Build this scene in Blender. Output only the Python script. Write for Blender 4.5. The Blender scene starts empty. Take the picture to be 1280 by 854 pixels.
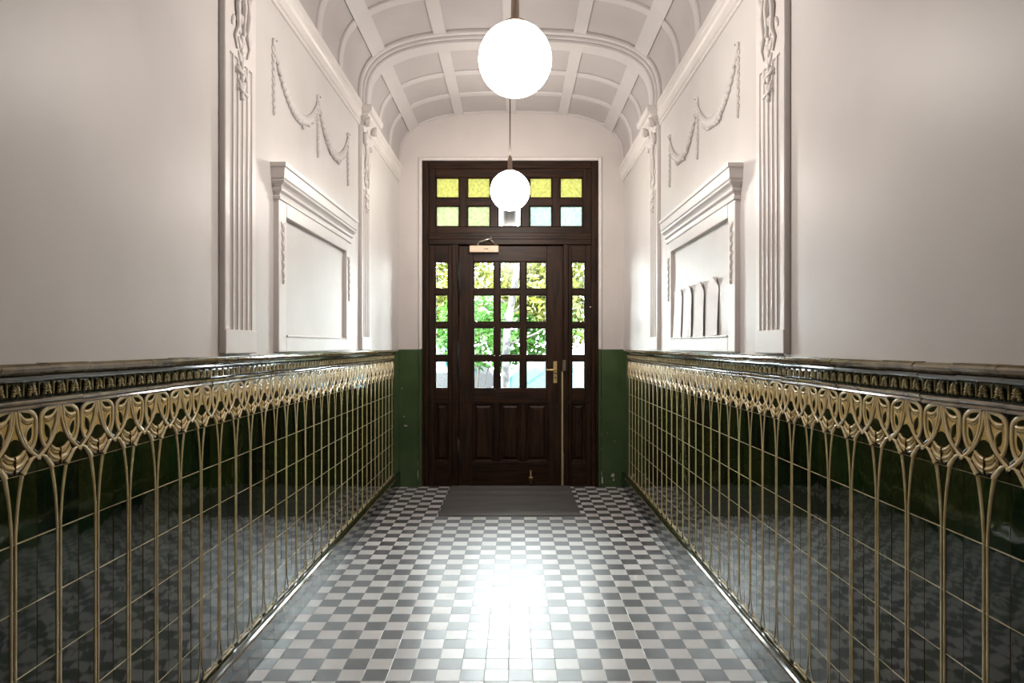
import bpy, math, random
import numpy as np
from mathutils import Vector
random.seed(7)
PI = math.pi
S = bpy.context.scene
COL = S.collection

# ------------------------------------------------------------------ camera, world, exposure
F = 865.0
cam_d = bpy.data.cameras.new('camera')
cam = bpy.data.objects.new('camera', cam_d)
COL.objects.link(cam)
CX, CZ = 0.033, 1.364
cam.location = (CX, 0, CZ)
cam.rotation_euler = (PI/2, 0, 0)
cam_d.sensor_width = 36
cam_d.lens = F/1280*36
cam_d.shift_x = -3/1280
cam_d.shift_y = 5/1280
cam_d.clip_start = 0.02
S.camera = cam

SKY = 36.0
LAMP = 35.0
w = bpy.data.worlds.new('world')
S.world = w
w.use_nodes = True
bg = w.node_tree.nodes['Background']
bg.inputs[0].default_value = (0.92, 0.96, 1.0, 1)
bg.inputs[1].default_value = SKY

S.view_settings.view_transform = 'Standard'
S.view_settings.look = 'None'
S.view_settings.exposure = 0.3
S.view_settings.gamma = 1
S.view_settings.use_curve_mapping = False

def px(x, y, Y):
    """world point at depth Y for a measured spot of the door wall"""
    return ((x-643)/F*Y+CX, CZ+(432-y)/F*Y)

# ------------------------------------------------------------------ materials
def new_mat(name):
    m = bpy.data.materials.new(name)
    m.use_nodes = True
    nt = m.node_tree
    b = nt.nodes['Principled BSDF']
    return m, nt, b

def setp(b, **k):
    names = dict(col='Base Color', rough='Roughness', metal='Metallic', spec='Specular IOR Level', coat='Coat Weight',
                 coatr='Coat Roughness', ior='IOR', sss='Subsurface Weight')
    for a, v in k.items():
        if a == 'col':
            v = (*v, 1)
        b.inputs[names[a]].default_value = v

def plain(name, col, rough=.5, metal=0, **k):
    m, nt, b = new_mat(name)
    setp(b, col=col, rough=rough, metal=metal, **k)
    return m

def noise_node(nt, scale, detail=3, coord='Object', dist=0.0, vec_scale=None):
    tc = nt.nodes.new('ShaderNodeTexCoord')
    n = nt.nodes.new('ShaderNodeTexNoise')
    n.inputs['Scale'].default_value = scale
    n.inputs['Detail'].default_value = detail
    n.inputs['Distortion'].default_value = dist
    src = tc.outputs[coord]
    if vec_scale:
        mp = nt.nodes.new('ShaderNodeMapping')
        mp.inputs['Scale'].default_value = vec_scale
        nt.links.new(src, mp.inputs[0])
        src = mp.outputs[0]
    nt.links.new(src, n.inputs['Vector'])
    return n

def ramp(nt, src, stops):
    r = nt.nodes.new('ShaderNodeValToRGB')
    e = r.color_ramp.elements
    while len(e) < len(stops):
        e.new(0.5)
    for i, (p, c) in enumerate(stops):
        e[i].position = p
        e[i].color = (*c, 1)
    nt.links.new(src, r.inputs[0])
    return r

def bump(nt, b, src, strength, dist):
    n = nt.nodes.new('ShaderNodeBump')
    n.inputs['Strength'].default_value = strength
    n.inputs['Distance'].default_value = dist
    nt.links.new(src, n.inputs['Height'])
    nt.links.new(n.outputs[0], b.inputs['Normal'])
    return n

def mat_varied(name, c0, c1, scale, rough, bump_s=0, bump_d=.002, bump_scale=None, vec_scale=None, lo=.35, hi=.65, **k):
    m, nt, b = new_mat(name)
    setp(b, rough=rough, **k)
    n = noise_node(nt, scale, vec_scale=vec_scale)
    r = ramp(nt, n.outputs[0], [(lo, c0), (hi, c1)])
    nt.links.new(r.outputs[0], b.inputs['Base Color'])
    if bump_s:
        n2 = noise_node(nt, bump_scale or scale, vec_scale=vec_scale)
        bump(nt, b, n2.outputs[0], bump_s, bump_d)
    return m

M = {}
M['plaster'] = mat_varied('painted_plaster', (.63, .60, .58), (.70, .67, .65), 1.6, .43, .10, .003, 9, spec=.4)
M['end_plaster'] = mat_varied('end_wall_plaster', (.64, .59, .565), (.70, .65, .625), 1.6, .5, .1, .003, 9, spec=.4)
M['trim'] = mat_varied('trim_paint', (.72, .68, .655), (.77, .73, .705), 3, .38, .1, .002, 14, spec=.5)
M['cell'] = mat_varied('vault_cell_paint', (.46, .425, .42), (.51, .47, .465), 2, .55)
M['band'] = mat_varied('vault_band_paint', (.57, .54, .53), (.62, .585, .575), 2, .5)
M['green'] = mat_varied('green_oil_paint', (.045, .085, .03), (.065, .108, .042), 5, .28, .15, .003, 7)
M['chip'] = plain('bare_plaster', (.55, .47, .38), .8)
M['wood'] = mat_varied('dark_stained_wood', (.012, .0055, .003), (.040, .017, .007), 7, .46, .2, .001, 30, vec_scale=(6, 6, .5), spec=.25)
M['wood_h'] = mat_varied('dark_stained_wood_rail', (.012, .0055, .003), (.040, .017, .007), 7, .46, .2, .001, 30, vec_scale=(.5, 6, 6), spec=.25)
M['brass'] = plain('brass', (.86, .66, .28), .35, .7)
M['old_brass'] = plain('tarnished_brass', (.45, .30, .14), .4, 1)
M['steel'] = plain('steel', (.6, .58, .54), .3, 1)
M['iron'] = plain('black_iron', (.012, .011, .010), .5)
M['pewter'] = plain('brushed_lock_metal', (.22, .19, .15), .45, 1)
M['beige'] = plain('champagne_enamel', (.78, .60, .43), .4)
M['mark'] = plain('dark_mark', (.05, .03, .03), .5)
M['mark_red'] = plain('red_mark', (.35, .07, .04), .5)
M['bare_edge'] = plain('bare_brass_strip', (.62, .52, .28), .38, .5)
M['copper'] = plain('lamp_holder_metal', (.36, .28, .22), .35, 1)
M['rod'] = plain('lamp_rod_metal', (.20, .17, .14), .4, 1)
M['grout'] = plain('tan_grout', (.60, .51, .33), .7)
M['grout_dark'] = plain('dark_joint', (.03, .03, .028), .6)
M['paper'] = plain('white_paper', (.93, .93, .93), .6)
M['slot'] = plain('slot_black', (.004, .004, .004), .8)

def tile_mat():
    m, nt, b = new_mat('dark_green_glaze')
    setp(b, rough=.045, ior=1.58)
    tc = nt.nodes.new('ShaderNodeTexCoord')
    at = nt.nodes.new('ShaderNodeAttribute')
    at.attribute_name = 'tone'
    n = noise_node(nt, 16, 3)
    mx = nt.nodes.new('ShaderNodeMath'); mx.operation = 'MULTIPLY_ADD'
    nt.links.new(n.outputs[0], mx.inputs[0]); mx.inputs[1].default_value = .55
    nt.links.new(at.outputs['Fac'], mx.inputs[2])
    r = ramp(nt, mx.outputs[0], [(.25, (.002, .007, .003)), (.55, (.007, .022, .005)), (.85, (.018, .026, .005)), (1.0, (.008, .042, .016))])
    nt.links.new(r.outputs[0], b.inputs['Base Color'])
    n2 = noise_node(nt, 15, 1, dist=.3)
    bump(nt, b, n2.outputs[0], .20, .003)
    return m
M['tile'] = tile_mat()
M['skirt_tile'] = mat_varied('black_green_glaze', (.006, .014, .012), (.014, .028, .022), 9, .07, .12, .002, 14, ior=1.58)
M['cream'] = mat_varied('cream_glaze', (.74, .58, .27), (.86, .72, .42), 30, .12, .25, .001, 60, ior=1.7)
M['ochre'] = mat_varied('ochre_glaze', (.62, .43, .13), (.78, .59, .24), 26, .12, .25, .0012, 60, ior=1.7)
M['stem'] = mat_varied('stem_glaze', (.50, .40, .20), (.64, .54, .31), 30, .14, .2, .001, 60, ior=1.6)
M['pool'] = plain('brown_glaze_pool', (.05, .028, .008), .10, ior=1.55)
M['dark_glaze'] = mat_varied('bottle_green_glaze', (.010, .016, .005), (.03, .035, .010), 30, .08, ior=1.55)
M['cap_olive'] = mat_varied('olive_glaze', (.10, .07, .025), (.22, .155, .06), 14, .12, .2, .001, 40, ior=1.7)
M['cap_dark'] = mat_varied('slate_glaze', (.010, .014, .010), (.03, .034, .026), 12, .10, .15, .001, 30, ior=1.55)
M['palm'] = mat_varied('palmette_gold_glaze', (.26, .22, .09), (.55, .46, .22), 40, .14, ior=1.55)

def floor_mat():
    m, nt, b = new_mat('checkered_floor_tile')
    L = nt.links.new
    tc = nt.nodes.new('ShaderNodeTexCoord')
    mp = nt.nodes.new('ShaderNodeMapping')
    mp.inputs['Location'].default_value = (-.09, -.13, 0)
    mp.inputs['Scale'].default_value = (10, 10, 10)
    L(tc.outputs['Object'], mp.inputs[0])
    sep = nt.nodes.new('ShaderNodeSeparateXYZ'); L(mp.outputs[0], sep.inputs[0])
    def mth(op, a, bb=None, c=None):
        n = nt.nodes.new('ShaderNodeMath'); n.operation = op
        for i, v in enumerate((a, bb, c)):
            if v is None: continue
            if isinstance(v, (int, float)): n.inputs[i].default_value = v
            else: L(v, n.inputs[i])
        return n.outputs[0]
    fx, fy = mth('FLOOR', sep.outputs[0]), mth('FLOOR', sep.outputs[1])
    par = mth('FLOORED_MODULO', mth('ADD', fx, fy), 2)
    cmb = nt.nodes.new('ShaderNodeCombineXYZ'); L(fx, cmb.inputs[0]); L(fy, cmb.inputs[1])
    wn = nt.nodes.new('ShaderNodeTexWhiteNoise'); wn.noise_dimensions = '2D'; L(cmb.outputs[0], wn.inputs['Vector'])
    nz = noise_node(nt, 25, 4)
    va = mth('MULTIPLY_ADD', wn.outputs['Value'], .16, mth('MULTIPLY_ADD', nz.outputs[0], .06, .79))
    mix = nt.nodes.new('ShaderNodeMix'); mix.data_type = 'RGBA'
    L(par, mix.inputs[0])
    mix.inputs[6].default_value = (.10, .10, .11, 1)
    mix.inputs[7].default_value = (.68, .665, .66, 1)
    mul = nt.nodes.new('ShaderNodeMix'); mul.data_type = 'RGBA'; mul.blend_type = 'MULTIPLY'; mul.inputs[0].default_value = 1
    L(mix.outputs[2], mul.inputs[6])
    cv = nt.nodes.new('ShaderNodeCombineColor'); L(va, cv.inputs[0]); L(va, cv.inputs[1]); L(va, cv.inputs[2])
    L(cv.outputs[0], mul.inputs[7])
    # joints
    def edge(s):
        fr = mth('FRACT', s)
        return mth('MINIMUM', fr, mth('SUBTRACT', 1, fr))
    ed = mth('MINIMUM', edge(sep.outputs[0]), edge(sep.outputs[1]))
    jm = mth('SMOOTH_MIN', mth('DIVIDE', ed, .022), 1, .2)
    jm2 = mth('LESS_THAN', ed, .013)
    fin = nt.nodes.new('ShaderNodeMix'); fin.data_type = 'RGBA'
    L(jm2, fin.inputs[0]); L(mul.outputs[2], fin.inputs[6]); fin.inputs[7].default_value = (.09, .085, .085, 1)
    L(fin.outputs[2], b.inputs['Base Color'])
    rr = mth('MULTIPLY_ADD', wn.outputs['Value'], .05, .31)
    L(rr, b.inputs['Roughness'])
    bump(nt, b, jm, .5, .0015)
    setp(b, ior=1.55)
    return m
M['floor'] = floor_mat()

def mat_mat():
    m, nt, b = new_mat('grey_doormat')
    setp(b, rough=.42)
    tc = nt.nodes.new('ShaderNodeTexCoord')
    wv = nt.nodes.new('ShaderNodeTexWave'); wv.bands_direction = 'Y'
    wv.inputs['Scale'].default_value = 14
    wv.inputs['Distortion'].default_value = .3
    nt.links.new(tc.outputs['Object'], wv.inputs[0])
    n = noise_node(nt, 9, 4, vec_scale=(.4, 6, 1))
    r = ramp(nt, n.outputs[0], [(.3, (.065, .062, .06)), (.7, (.125, .12, .112))])
    nt.links.new(r.outputs[0], b.inputs['Base Color'])
    bump(nt, b, wv.outputs[0], .5, .002)
    return m
M['mat'] = mat_mat()

def glow_mat(name, col, s):
    m, nt, b = new_mat(name)
    setp(b, col=(.9, .9, .9), rough=.15)
    b.inputs['Emission Color'].default_value = (*col, 1)
    b.inputs['Emission Strength'].default_value = s
    return m
M['globe'] = glow_mat('lit_opal_glass', (1, .915, .845), LAMP)

def glass_mat(name, tint, gloss_rough=.03):
    m = bpy.data.materials.new(name); m.use_nodes = True
    nt = m.node_tree; nt.nodes.clear()
    o = nt.nodes.new('ShaderNodeOutputMaterial')
    mx = nt.nodes.new('ShaderNodeMixShader')
    t = nt.nodes.new('ShaderNodeBsdfTransparent'); t.inputs[0].default_value = (*tint, 1)
    g = nt.nodes.new('ShaderNodeBsdfGlossy'); g.inputs['Roughness'].default_value = gloss_rough
    fr = nt.nodes.new('ShaderNodeFresnel'); fr.inputs[0].default_value = 1.45
    nt.links.new(fr.outputs[0], mx.inputs[0]); nt.links.new(t.outputs[0], mx.inputs[1]); nt.links.new(g.outputs[0], mx.inputs[2])
    nt.links.new(mx.outputs[0], o.inputs[0])
    return m
M['glass'] = glass_mat('clear_pane', (.94, .97, .95), .16)

def rolled_glass(name, tint):
    """patterned translucent cathedral glass"""
    m = bpy.data.materials.new(name); m.use_nodes = True
    nt = m.node_tree; nt.nodes.clear()
    L = nt.links.new
    o = nt.nodes.new('ShaderNodeOutputMaterial')
    tr = nt.nodes.new('ShaderNodeBsdfTranslucent')
    n = noise_node(nt, 45, 3)
    r = ramp(nt, n.outputs[0], [(.25, tuple(c*.6 for c in tint)), (.7, tint)])
    L(r.outputs[0], tr.inputs[0])
    t = nt.nodes.new('ShaderNodeBsdfTransparent'); t.inputs[0].default_value = (*tint, 1)
    g = nt.nodes.new('ShaderNodeBsdfGlossy'); g.inputs['Roughness'].default_value = .12
    m1 = nt.nodes.new('ShaderNodeMixShader'); m1.inputs[0].default_value = .08
    L(tr.outputs[0], m1.inputs[1]); L(t.outputs[0], m1.inputs[2])
    m2 = nt.nodes.new('ShaderNodeMixShader'); m2.inputs[0].default_value = .06
    L(m1.outputs[0], m2.inputs[1]); L(g.outputs[0], m2.inputs[2])
    L(m2.outputs[0], o.inputs[0])
    return m
M['amber_glass'] = rolled_glass('amber_rolled_glass', (.27, .265, .13))
M['pale_glass'] = rolled_glass('pale_green_rolled_glass', (.28, .30, .21))
M['aqua_glass'] = rolled_glass('aqua_rolled_glass', (.27, .32, .295))

def leaf_mat(name, c0, c1):
    m = bpy.data.materials.new(name); m.use_nodes = True
    nt = m.node_tree; b = nt.nodes['Principled BSDF']; o = nt.nodes['Material Output']
    n = noise_node(nt, 4, 2)
    r = ramp(nt, n.outputs[0], [(.35, c0), (.65, c1)])
    nt.links.new(r.outputs[0], b.inputs['Base Color'])
    b.inputs['Roughness'].default_value = .5
    tl = nt.nodes.new('ShaderNodeBsdfTranslucent'); nt.links.new(r.outputs[0], tl.inputs[0])
    mx = nt.nodes.new('ShaderNodeMixShader'); mx.inputs[0].default_value = .5
    nt.links.new(b.outputs[0], mx.inputs[1]); nt.links.new(tl.outputs[0], mx.inputs[2])
    nt.links.new(mx.outputs[0], o.inputs[0])
    return m
M['leaf_lime'] = leaf_mat('lime_leaf', (.050, .068, .005), (.105, .105, .012))
M['leaf_green'] = leaf_mat('green_leaf', (.013, .070, .005), (.042, .120, .012))
M['leaf_dark'] = leaf_mat('deep_green_leaf', (.008, .042, .012), (.02, .075, .018))
M['bark'] = mat_varied('pale_mottled_bark', (.005, .005, .005), (.045, .043, .045), 9, .85, .4, .01, 9, lo=.42, hi=.55)
M['twig'] = plain('dark_bark', (.03, .025, .02), .85)
M['asphalt'] = mat_varied('asphalt', (.015, .015, .016), (.025, .025, .026), 12, .9)
M['paving'] = mat_varied('grey_paving', (.02, .02, .021), (.03, .03, .03), 7, .85)
M['lawn'] = mat_varied('lawn', (.010, .03, .005), (.02, .05, .01), 8, .9)
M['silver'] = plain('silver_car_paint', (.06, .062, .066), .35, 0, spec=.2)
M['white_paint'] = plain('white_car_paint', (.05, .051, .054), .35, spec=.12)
M['car_glass'] = plain('car_window_glass', (.01, .035, .04), .06)
M['rubber'] = plain('tyre_rubber', (.01, .01, .01), .8)
M['lantern'] = plain('lantern_metal', (.02, .02, .02), .4)

# ------------------------------------------------------------------ mesh builder
class MB:
    def __init__(self):
        self.v = []; self.f = []; self.m = []; self.s = []; self.mats = []
    def mi(self, mat):
        if mat not in self.mats: self.mats.append(mat)
        return self.mats.index(mat)
    def add(self, verts, faces, mat, smooth=False):
        o = len(self.v); k = self.mi(mat)
        self.v.extend([tuple(p) for p in verts])
        for f in faces:
            self.f.append(tuple(i+o for i in f)); self.m.append(k); self.s.append(smooth)
    def box(self, x0, x1, y0, y1, z0, z1, mat, c=0.0):
        """box, chamfered by c"""
        if x1 < x0: x0, x1 = x1, x0
        if y1 < y0: y0, y1 = y1, y0
        if z1 < z0: z0, z1 = z1, z0
        if c <= 0:
            V = [(x, y, z) for x in (x0, x1) for y in (y0, y1) for z in (z0, z1)]
            Fc = [(0, 1, 3, 2), (4, 6, 7, 5), (0, 4, 5, 1), (2, 3, 7, 6), (0, 2, 6, 4), (1, 5, 7, 3)]
            self.add(V, Fc, mat); return
        c = min(c, (x1-x0)*.45, (y1-y0)*.45, (z1-z0)*.45)
        lo, hi = (x0, y0, z0), (x1, y1, z1)
        V = []; idx = {}
        for sx in (0, 1):
            for sy in (0, 1):
                for sz in (0, 1):
                    s = (sx, sy, sz)
                    for a in range(3):
                        p = []
                        for k in range(3):
                            e = hi[k] if s[k] else lo[k]
                            if k != a: e += -c if s[k] else c
                            p.append(e)
                        idx[(s, a)] = len(V); V.append(p)
        Fc = []
        for a in range(3):
            b1, b2 = [(1, 2), (2, 0), (0, 1)][a]
            for sd in (0, 1):
                loop = []
                for q in ((0, 0), (1, 0), (1, 1), (0, 1)):
                    s = [0, 0, 0]; s[a] = sd; s[b1], s[b2] = q
                    loop.append(idx[(tuple(s), a)])
                Fc.append(loop if sd else loop[::-1])
        for a in range(3):              # edges along axis a
            b1, b2 = [(1, 2), (2, 0), (0, 1)][a]
            for q in ((0, 0), (1, 0), (1, 1), (0, 1)):
                s0 = [0, 0, 0]; s0[b1], s0[b2] = q; s1 = list(s0); s1[a] = 1
                s0, s1 = tuple(s0), tuple(s1)
                loop = [idx[(s0, b1)], idx[(s1, b1)], idx[(s1, b2)], idx[(s0, b2)]]
                if q[0] != q[1]: loop = loop[::-1]
                Fc.append(loop[::-1])
        for sx in (0, 1):
            for sy in (0, 1):
                for sz in (0, 1):
                    s = (sx, sy, sz)
                    loop = [idx[(s, 0)], idx[(s, 1)], idx[(s, 2)]]
                    if (sx+sy+sz) % 2 == 0: loop = loop[::-1]
                    Fc.append(loop)
        self.add(V, Fc, mat)
    def tube(self, pts, r, mat, seg=8, caps=True):
        pts = [Vector(p) for p in pts]; n = len(pts)
        rs = r if isinstance(r, (list, tuple)) else [r]*n
        V = []; Fc = []
        up = None
        for i, p in enumerate(pts):
            t = (pts[min(i+1, n-1)]-pts[max(i-1, 0)]).normalized()
            if up is None:
                up = Vector((0, 0, 1)) if abs(t.z) < .9 else Vector((0, 1, 0))
            a = t.cross(up).normalized(); up2 = a.cross(t).normalized(); up = up2
            for k in range(seg):
                an = 2*PI*k/seg
                V.append(p+a*(rs[i]*math.cos(an))+up2*(rs[i]*math.sin(an)))
        for i in range(n-1):
            for k in range(seg):
                k2 = (k+1) % seg
                Fc.append((i*seg+k, i*seg+k2, (i+1)*seg+k2, (i+1)*seg+k))
        if caps:
            Fc.append(tuple(range(seg))[::-1]); Fc.append(tuple((n-1)*seg+k for k in range(seg)))
        self.add(V, Fc, mat, True)
    def lathe(self, prof, o, mat, seg=32, axis='z'):
        """prof: (r, h) list"""
        V = []; Fc = []; n = len(prof)
        for (r, h) in prof:
            for k in range(seg):
                a = 2*PI*k/seg; c, s = r*math.cos(a), r*math.sin(a)
                if axis == 'z': V.append((o[0]+c, o[1]+s, o[2]+h))
                elif axis == 'y': V.append((o[0]+c, o[1]+h, o[2]-s))
                else: V.append((o[0]+h, o[1]+c, o[2]+s))
        for i in range(n-1):
            for k in range(seg):
                k2 = (k+1) % seg
                Fc.append((i*seg+k, i*seg+k2, (i+1)*seg+k2, (i+1)*seg+k))
        Fc.append(tuple(range(seg))[::-1]); Fc.append(tuple((n-1)*seg+k for k in range(seg)))
        self.add(V, Fc, mat, True)
    def ell(self, c, ax, mat, u=8, v=5):
        """ellipsoid: centre, three axis vectors"""
        c = Vector(c); ax = [Vector(a) for a in ax]
        V = []; Fc = []
        for i in range(v+1):
            th = PI*i/v
            for k in range(u):
                ph = 2*PI*k/u
                V.append(c+ax[0]*(math.sin(th)*math.cos(ph))+ax[1]*(math.sin(th)*math.sin(ph))+ax[2]*math.cos(th))
        for i in range(v):
            for k in range(u):
                k2 = (k+1) % u
                Fc.append((i*u+k, (i+1)*u+k, (i+1)*u+k2, i*u+k2))
        self.add(V, Fc, mat, True)
    def build(self, name, parent=None, kind=None, link=True):
        me = bpy.data.meshes.new(name)
        me.from_pydata(self.v, [], self.f)
        for mt in self.mats: me.materials.append(mt)
        me.polygons.foreach_set('material_index', self.m)
        me.polygons.foreach_set('use_smooth', self.s)
        me.update()
        o = bpy.data.objects.new(name, me)
        COL.objects.link(o)
        if parent is not None: o.parent = parent
        if kind: o['kind'] = kind
        return o

def thing(name, label, cat, loc=(0, 0, 0), group=None):
    o = bpy.data.objects.new(name, None); COL.objects.link(o)
    o.location = loc; o.empty_display_size = .1
    o['label'] = label; o['category'] = cat
    if group: o['group'] = group
    return o
def tag(o, label, cat, group=None):
    o['label'] = label; o['category'] = cat
    if group: o['group'] = group
    return o

# wall frame: local (s along the corridor, p out from the wall, z) -> world
W = 1.083
class Wall:
    def __init__(self, side, mb=None):
        self.sd = side; self.mb = mb or MB()
    def pt(self, s, p, z):
        return (-W+p, s, z) if self.sd < 0 else (W-p, s, z)
    def add(self, V, Fc, mat, smooth=False):
        P = [self.pt(*v) for v in V]
        if self.sd < 0: Fc = [tuple(f)[::-1] for f in Fc]   # local frame (s,p,z) is left handed on this side
        self.mb.add(P, Fc, mat, smooth)
    def box(self, s0, s1, p0, p1, z0, z1, mat, c=0.0):
        a, b = self.pt(s0, p0, z0), self.pt(s1, p1, z1)
        self.mb.box(a[0], b[0], a[1], b[1], a[2], b[2], mat, c)
    def ell(self, s, p, z, rs, rp, rz, mat, ang=0.0, u=8, v=5):
        ca, sa = math.cos(ang), math.sin(ang)
        c = self.pt(s, p, z); o = Vector(self.pt(0, 0, 0))
        A = [Vector(self.pt(rs*ca, 0, rs*sa))-o, Vector(self.pt(-rz*sa, 0, rz*ca))-o, Vector(self.pt(0, rp, 0))-o]
        if self.sd > 0: A[0], A[1] = A[1], A[0]
        self.mb.ell(c, A, mat, u, v)
    def tube(self, pts, r, mat, seg=6):
        self.mb.tube([self.pt(*p) for p in pts], r, mat, seg)
    def clamp(self):
        k = (W-.0006)
        self.mb.v = [(max(-k, min(k, v[0])), v[1], v[2]) for v in self.mb.v]
        return self
    def extrude_s(self, prof, s0, s1, mat, smooth=False, mats=None):
        """profile (p,z) run along s, closed ends"""
        n = len(prof)
        V = [(s0, p, z) for p, z in prof]+[(s1, p, z) for p, z in prof]
        for i in range(n):
            j = (i+1) % n
            m_ = mats[i] if mats else mat
            self.add([V[i], V[j], V[n+j], V[n+i]], [(0, 1, 2, 3)], m_, smooth)
        self.add(V, [tuple(range(n))[::-1], tuple(range(n, 2*n))], mat)
    def extrude_z(self, prof, z0, z1, mat):
        """profile (s,p) run up"""
        n = len(prof)
        V = [(s, p, z0) for s, p in prof]+[(s, p, z1) for s, p in prof]
        Fc = [(i, (i+1) % n, n+(i+1) % n, n+i) for i in range(n)]
        Fc += [tuple(range(n))[::-1], tuple(range(n, 2*n))]
        self.add(V, [f[::-1] for f in Fc], mat)
    def wrap(self, prof, s0, s1, mat):
        """moulding with mitred returns: every profile point goes round three sides"""
        V = []
        for p, z in prof:
            V += [(s0-p, 0, z), (s0-p, p, z), (s1+p, p, z), (s1+p, 0, z)]
        Fc = []
        for i in range(len(prof)-1):
            for k in range(3):
                Fc.append((i*4+k, i*4+k+1, i*4+4+k+1, i*4+4+k))
        n = len(prof)-1
        Fc.append((3, 2, 1, 0)); Fc.append((n*4, n*4+1, n*4+2, n*4+3))
        self.add(V, [f[::-1] for f in Fc], mat)

Y0, YE = -2.4, 6.67          # corridor ends
YT = 1.460+.1535*32          # where the wall tiles stop
TP = .1535                   # tile pitch
ZT = 1.326                   # dado top

# ------------------------------------------------------------------ room shell
mb = MB(); mb.box(-1.28, 1.28, Y0-.15, 6.86, -.15, 0, M['floor'])
mb.build('floor', kind='structure')
for sd, nm in ((-1, 'wall_left'), (1, 'wall_right')):
    wl = Wall(sd)
    wl.box(Y0-.15, 6.86, -.2, 0, ZT-.01, 3.8, M['plaster'])
    wl.box(Y0-.15, YT-.02, -.2, -.012, 0, ZT-.01, M['grout'])
    wl.box(YT-.02, 6.86, -.2, 0, 0, ZT-.01, M['green'])
    wl.mb.build(nm, kind='structure')
DX0, DX1, DZ = -.862, .848, 3.152      # door opening
mb = MB()
for x0, x1 in ((-W, DX0), (DX1, W)):
    mb.box(x0, x1, YE, 6.86, 0, ZT, M['green'])
    mb.box(x0, x1, YE, 6.86, ZT, DZ, M['end_plaster'])
mb.box(-W, W, YE, 6.86, DZ, 3.8, M['end_plaster'])
wall_end = mb.build('wall_end', kind='structure')
def chips():
    mb = MB()
    def blob(x, z, rx, rz):
        n = 9; V = []
        for k in range(n):
            a = 2*PI*k/n; r = random.uniform(.6, 1.15)
            V.append((x+rx*r*math.cos(a), YE-.0008, z+rz*r*math.sin(a)))
        mb.add(V, [tuple(range(n))[::-1]], M['chip'])
    for x, z, rx, rz in ((-.893, .12, .010, .07), (-.889, .32, .007, .035), (-.893, .22, .004, .05), (-1.015, .59, .022, .010), (-1.03, .68, .006, .008),
                         (-1.05, .95, .004, .01), (.872, .07, .022, .05), (.868, .13, .010, .03), (.98, .11, .018, .022), (.99, .07, .010, .016),
                         (.866, .82, .007, .06), (.868, .68, .006, .03), (.868, .5, .005, .02), (.866, .98, .004, .03), (.872, .36, .005, .02), (.93, .52, .004, .005), (1.0, .44, .006, .005)):
        blob(x, z, rx, rz)
    mb.build('paint_chip', parent=wall_end)
chips()
mb = MB(); mb.box(-1.28, 1.28, Y0-.15, Y0, 0, 3.8, M['plaster']); mb.build('wall_back', kind='structure')

# plaster bead round the door opening
mb = MB()
b_ = .028
for (x0, x1, z0, z1) in ((DX0-b_, DX0+.004, ZT, DZ+b_), (DX1-.004, DX1+b_, ZT, DZ+b_), (DX0+.004, DX1-.004, DZ-.004, DZ+b_)):
    mb.box(x0, x1, YE-.014, YE+.02, z0, z1, M['trim'], .006)
mb.build('trim_5', kind='structure')
mb = MB()
for (x0, x1) in ((DX0-.03, DX0+.004), (DX1-.004, DX1+.022)):
    mb.box(x0, x1, YE-.010, YE+.02, 0, ZT-.002, M['green'], .005)
mb.build('trim_6', kind='structure')

# ------------------------------------------------------------------ vault
SP, RISE, NE = 3.10, .52, 3.0
def vz(x): return SP+RISE*(max(0, 1-(abs(x)/W)**NE))**(1/NE)
def vprof(n=64):
    out = []
    for i in range(n+1):
        t = PI*i/n
        c, s = math.cos(t), math.sin(t)
        x = -W*(abs(c)**(2/NE))*(1 if c > 0 else -1)
        out.append((x, SP+RISE*(s**(2/NE))))
    return out
VP_ = vprof()
def vnorm(i):
    a, b = VP_[max(i-1, 0)], VP_[min(i+1, len(VP_)-1)]
    t = Vector((b[0]-a[0], b[1]-a[1])).normalized()
    return (t[1], -t[0])     # inward (down)
def off(i, d):
    n = vnorm(i); return (VP_[i][0]+n[0]*d, VP_[i][1]+n[1]*d)
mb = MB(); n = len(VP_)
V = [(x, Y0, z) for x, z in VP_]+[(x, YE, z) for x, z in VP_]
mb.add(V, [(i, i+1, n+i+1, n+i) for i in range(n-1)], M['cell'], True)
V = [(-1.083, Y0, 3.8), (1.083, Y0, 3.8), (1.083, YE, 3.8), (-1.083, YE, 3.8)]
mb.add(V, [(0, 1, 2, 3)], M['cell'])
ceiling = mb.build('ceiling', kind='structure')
def arch_strip(mb, y0, y1, d, mat, ch=.006):
    """strip that follows the vault, standing d proud"""
    prof = [(y0, -.01), (y0, d-ch), (y0+ch, d), (y1-ch, d), (y1, d-ch), (y1, -.01)]
    V = []
    for i in range(n):
        for (y, dd) in prof:
            x, z = off(i, dd); V.append((x, y, z))
    k = len(prof)
    Fc = [(i*k+j, i*k+j+1, (i+1)*k+j+1, (i+1)*k+j) for i in range(n-1) for j in range(k-1)]
    mb.add(V, [f[::-1] for f in Fc], mat, False)
def long_strip(mb, x0, x1, d, mat, y0=Y0, y1=YE):
    xs = np.linspace(x0, x1, 7)
    pts = []
    for x in xs:
        e = 1e-3
        t = Vector((2*e, vz(x+e)-vz(x-e))).normalized()
        pts.append((x, vz(x), t[1], -t[0]))
    prof = [(p[0]-p[2]*.01, p[1]-p[3]*.01) for p in pts[:1]]+[(p[0]+p[2]*d, p[1]+p[3]*d) for p in pts]+[(p[0]-p[2]*.01, p[1]-p[3]*.01) for p in pts[-1:]]
    k = len(prof)
    V = [(a, y0, b) for a, b in prof]+[(a, y1, b) for a, b in prof]
    mb.add(V, [(i, i+1, k+i+1, k+i) for i in range(k-1)], mat, False)
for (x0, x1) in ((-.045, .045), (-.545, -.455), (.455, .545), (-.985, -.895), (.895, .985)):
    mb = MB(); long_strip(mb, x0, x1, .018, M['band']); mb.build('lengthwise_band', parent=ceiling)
RIBS = (5.075, 2.78, .44, -1.85)
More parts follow.
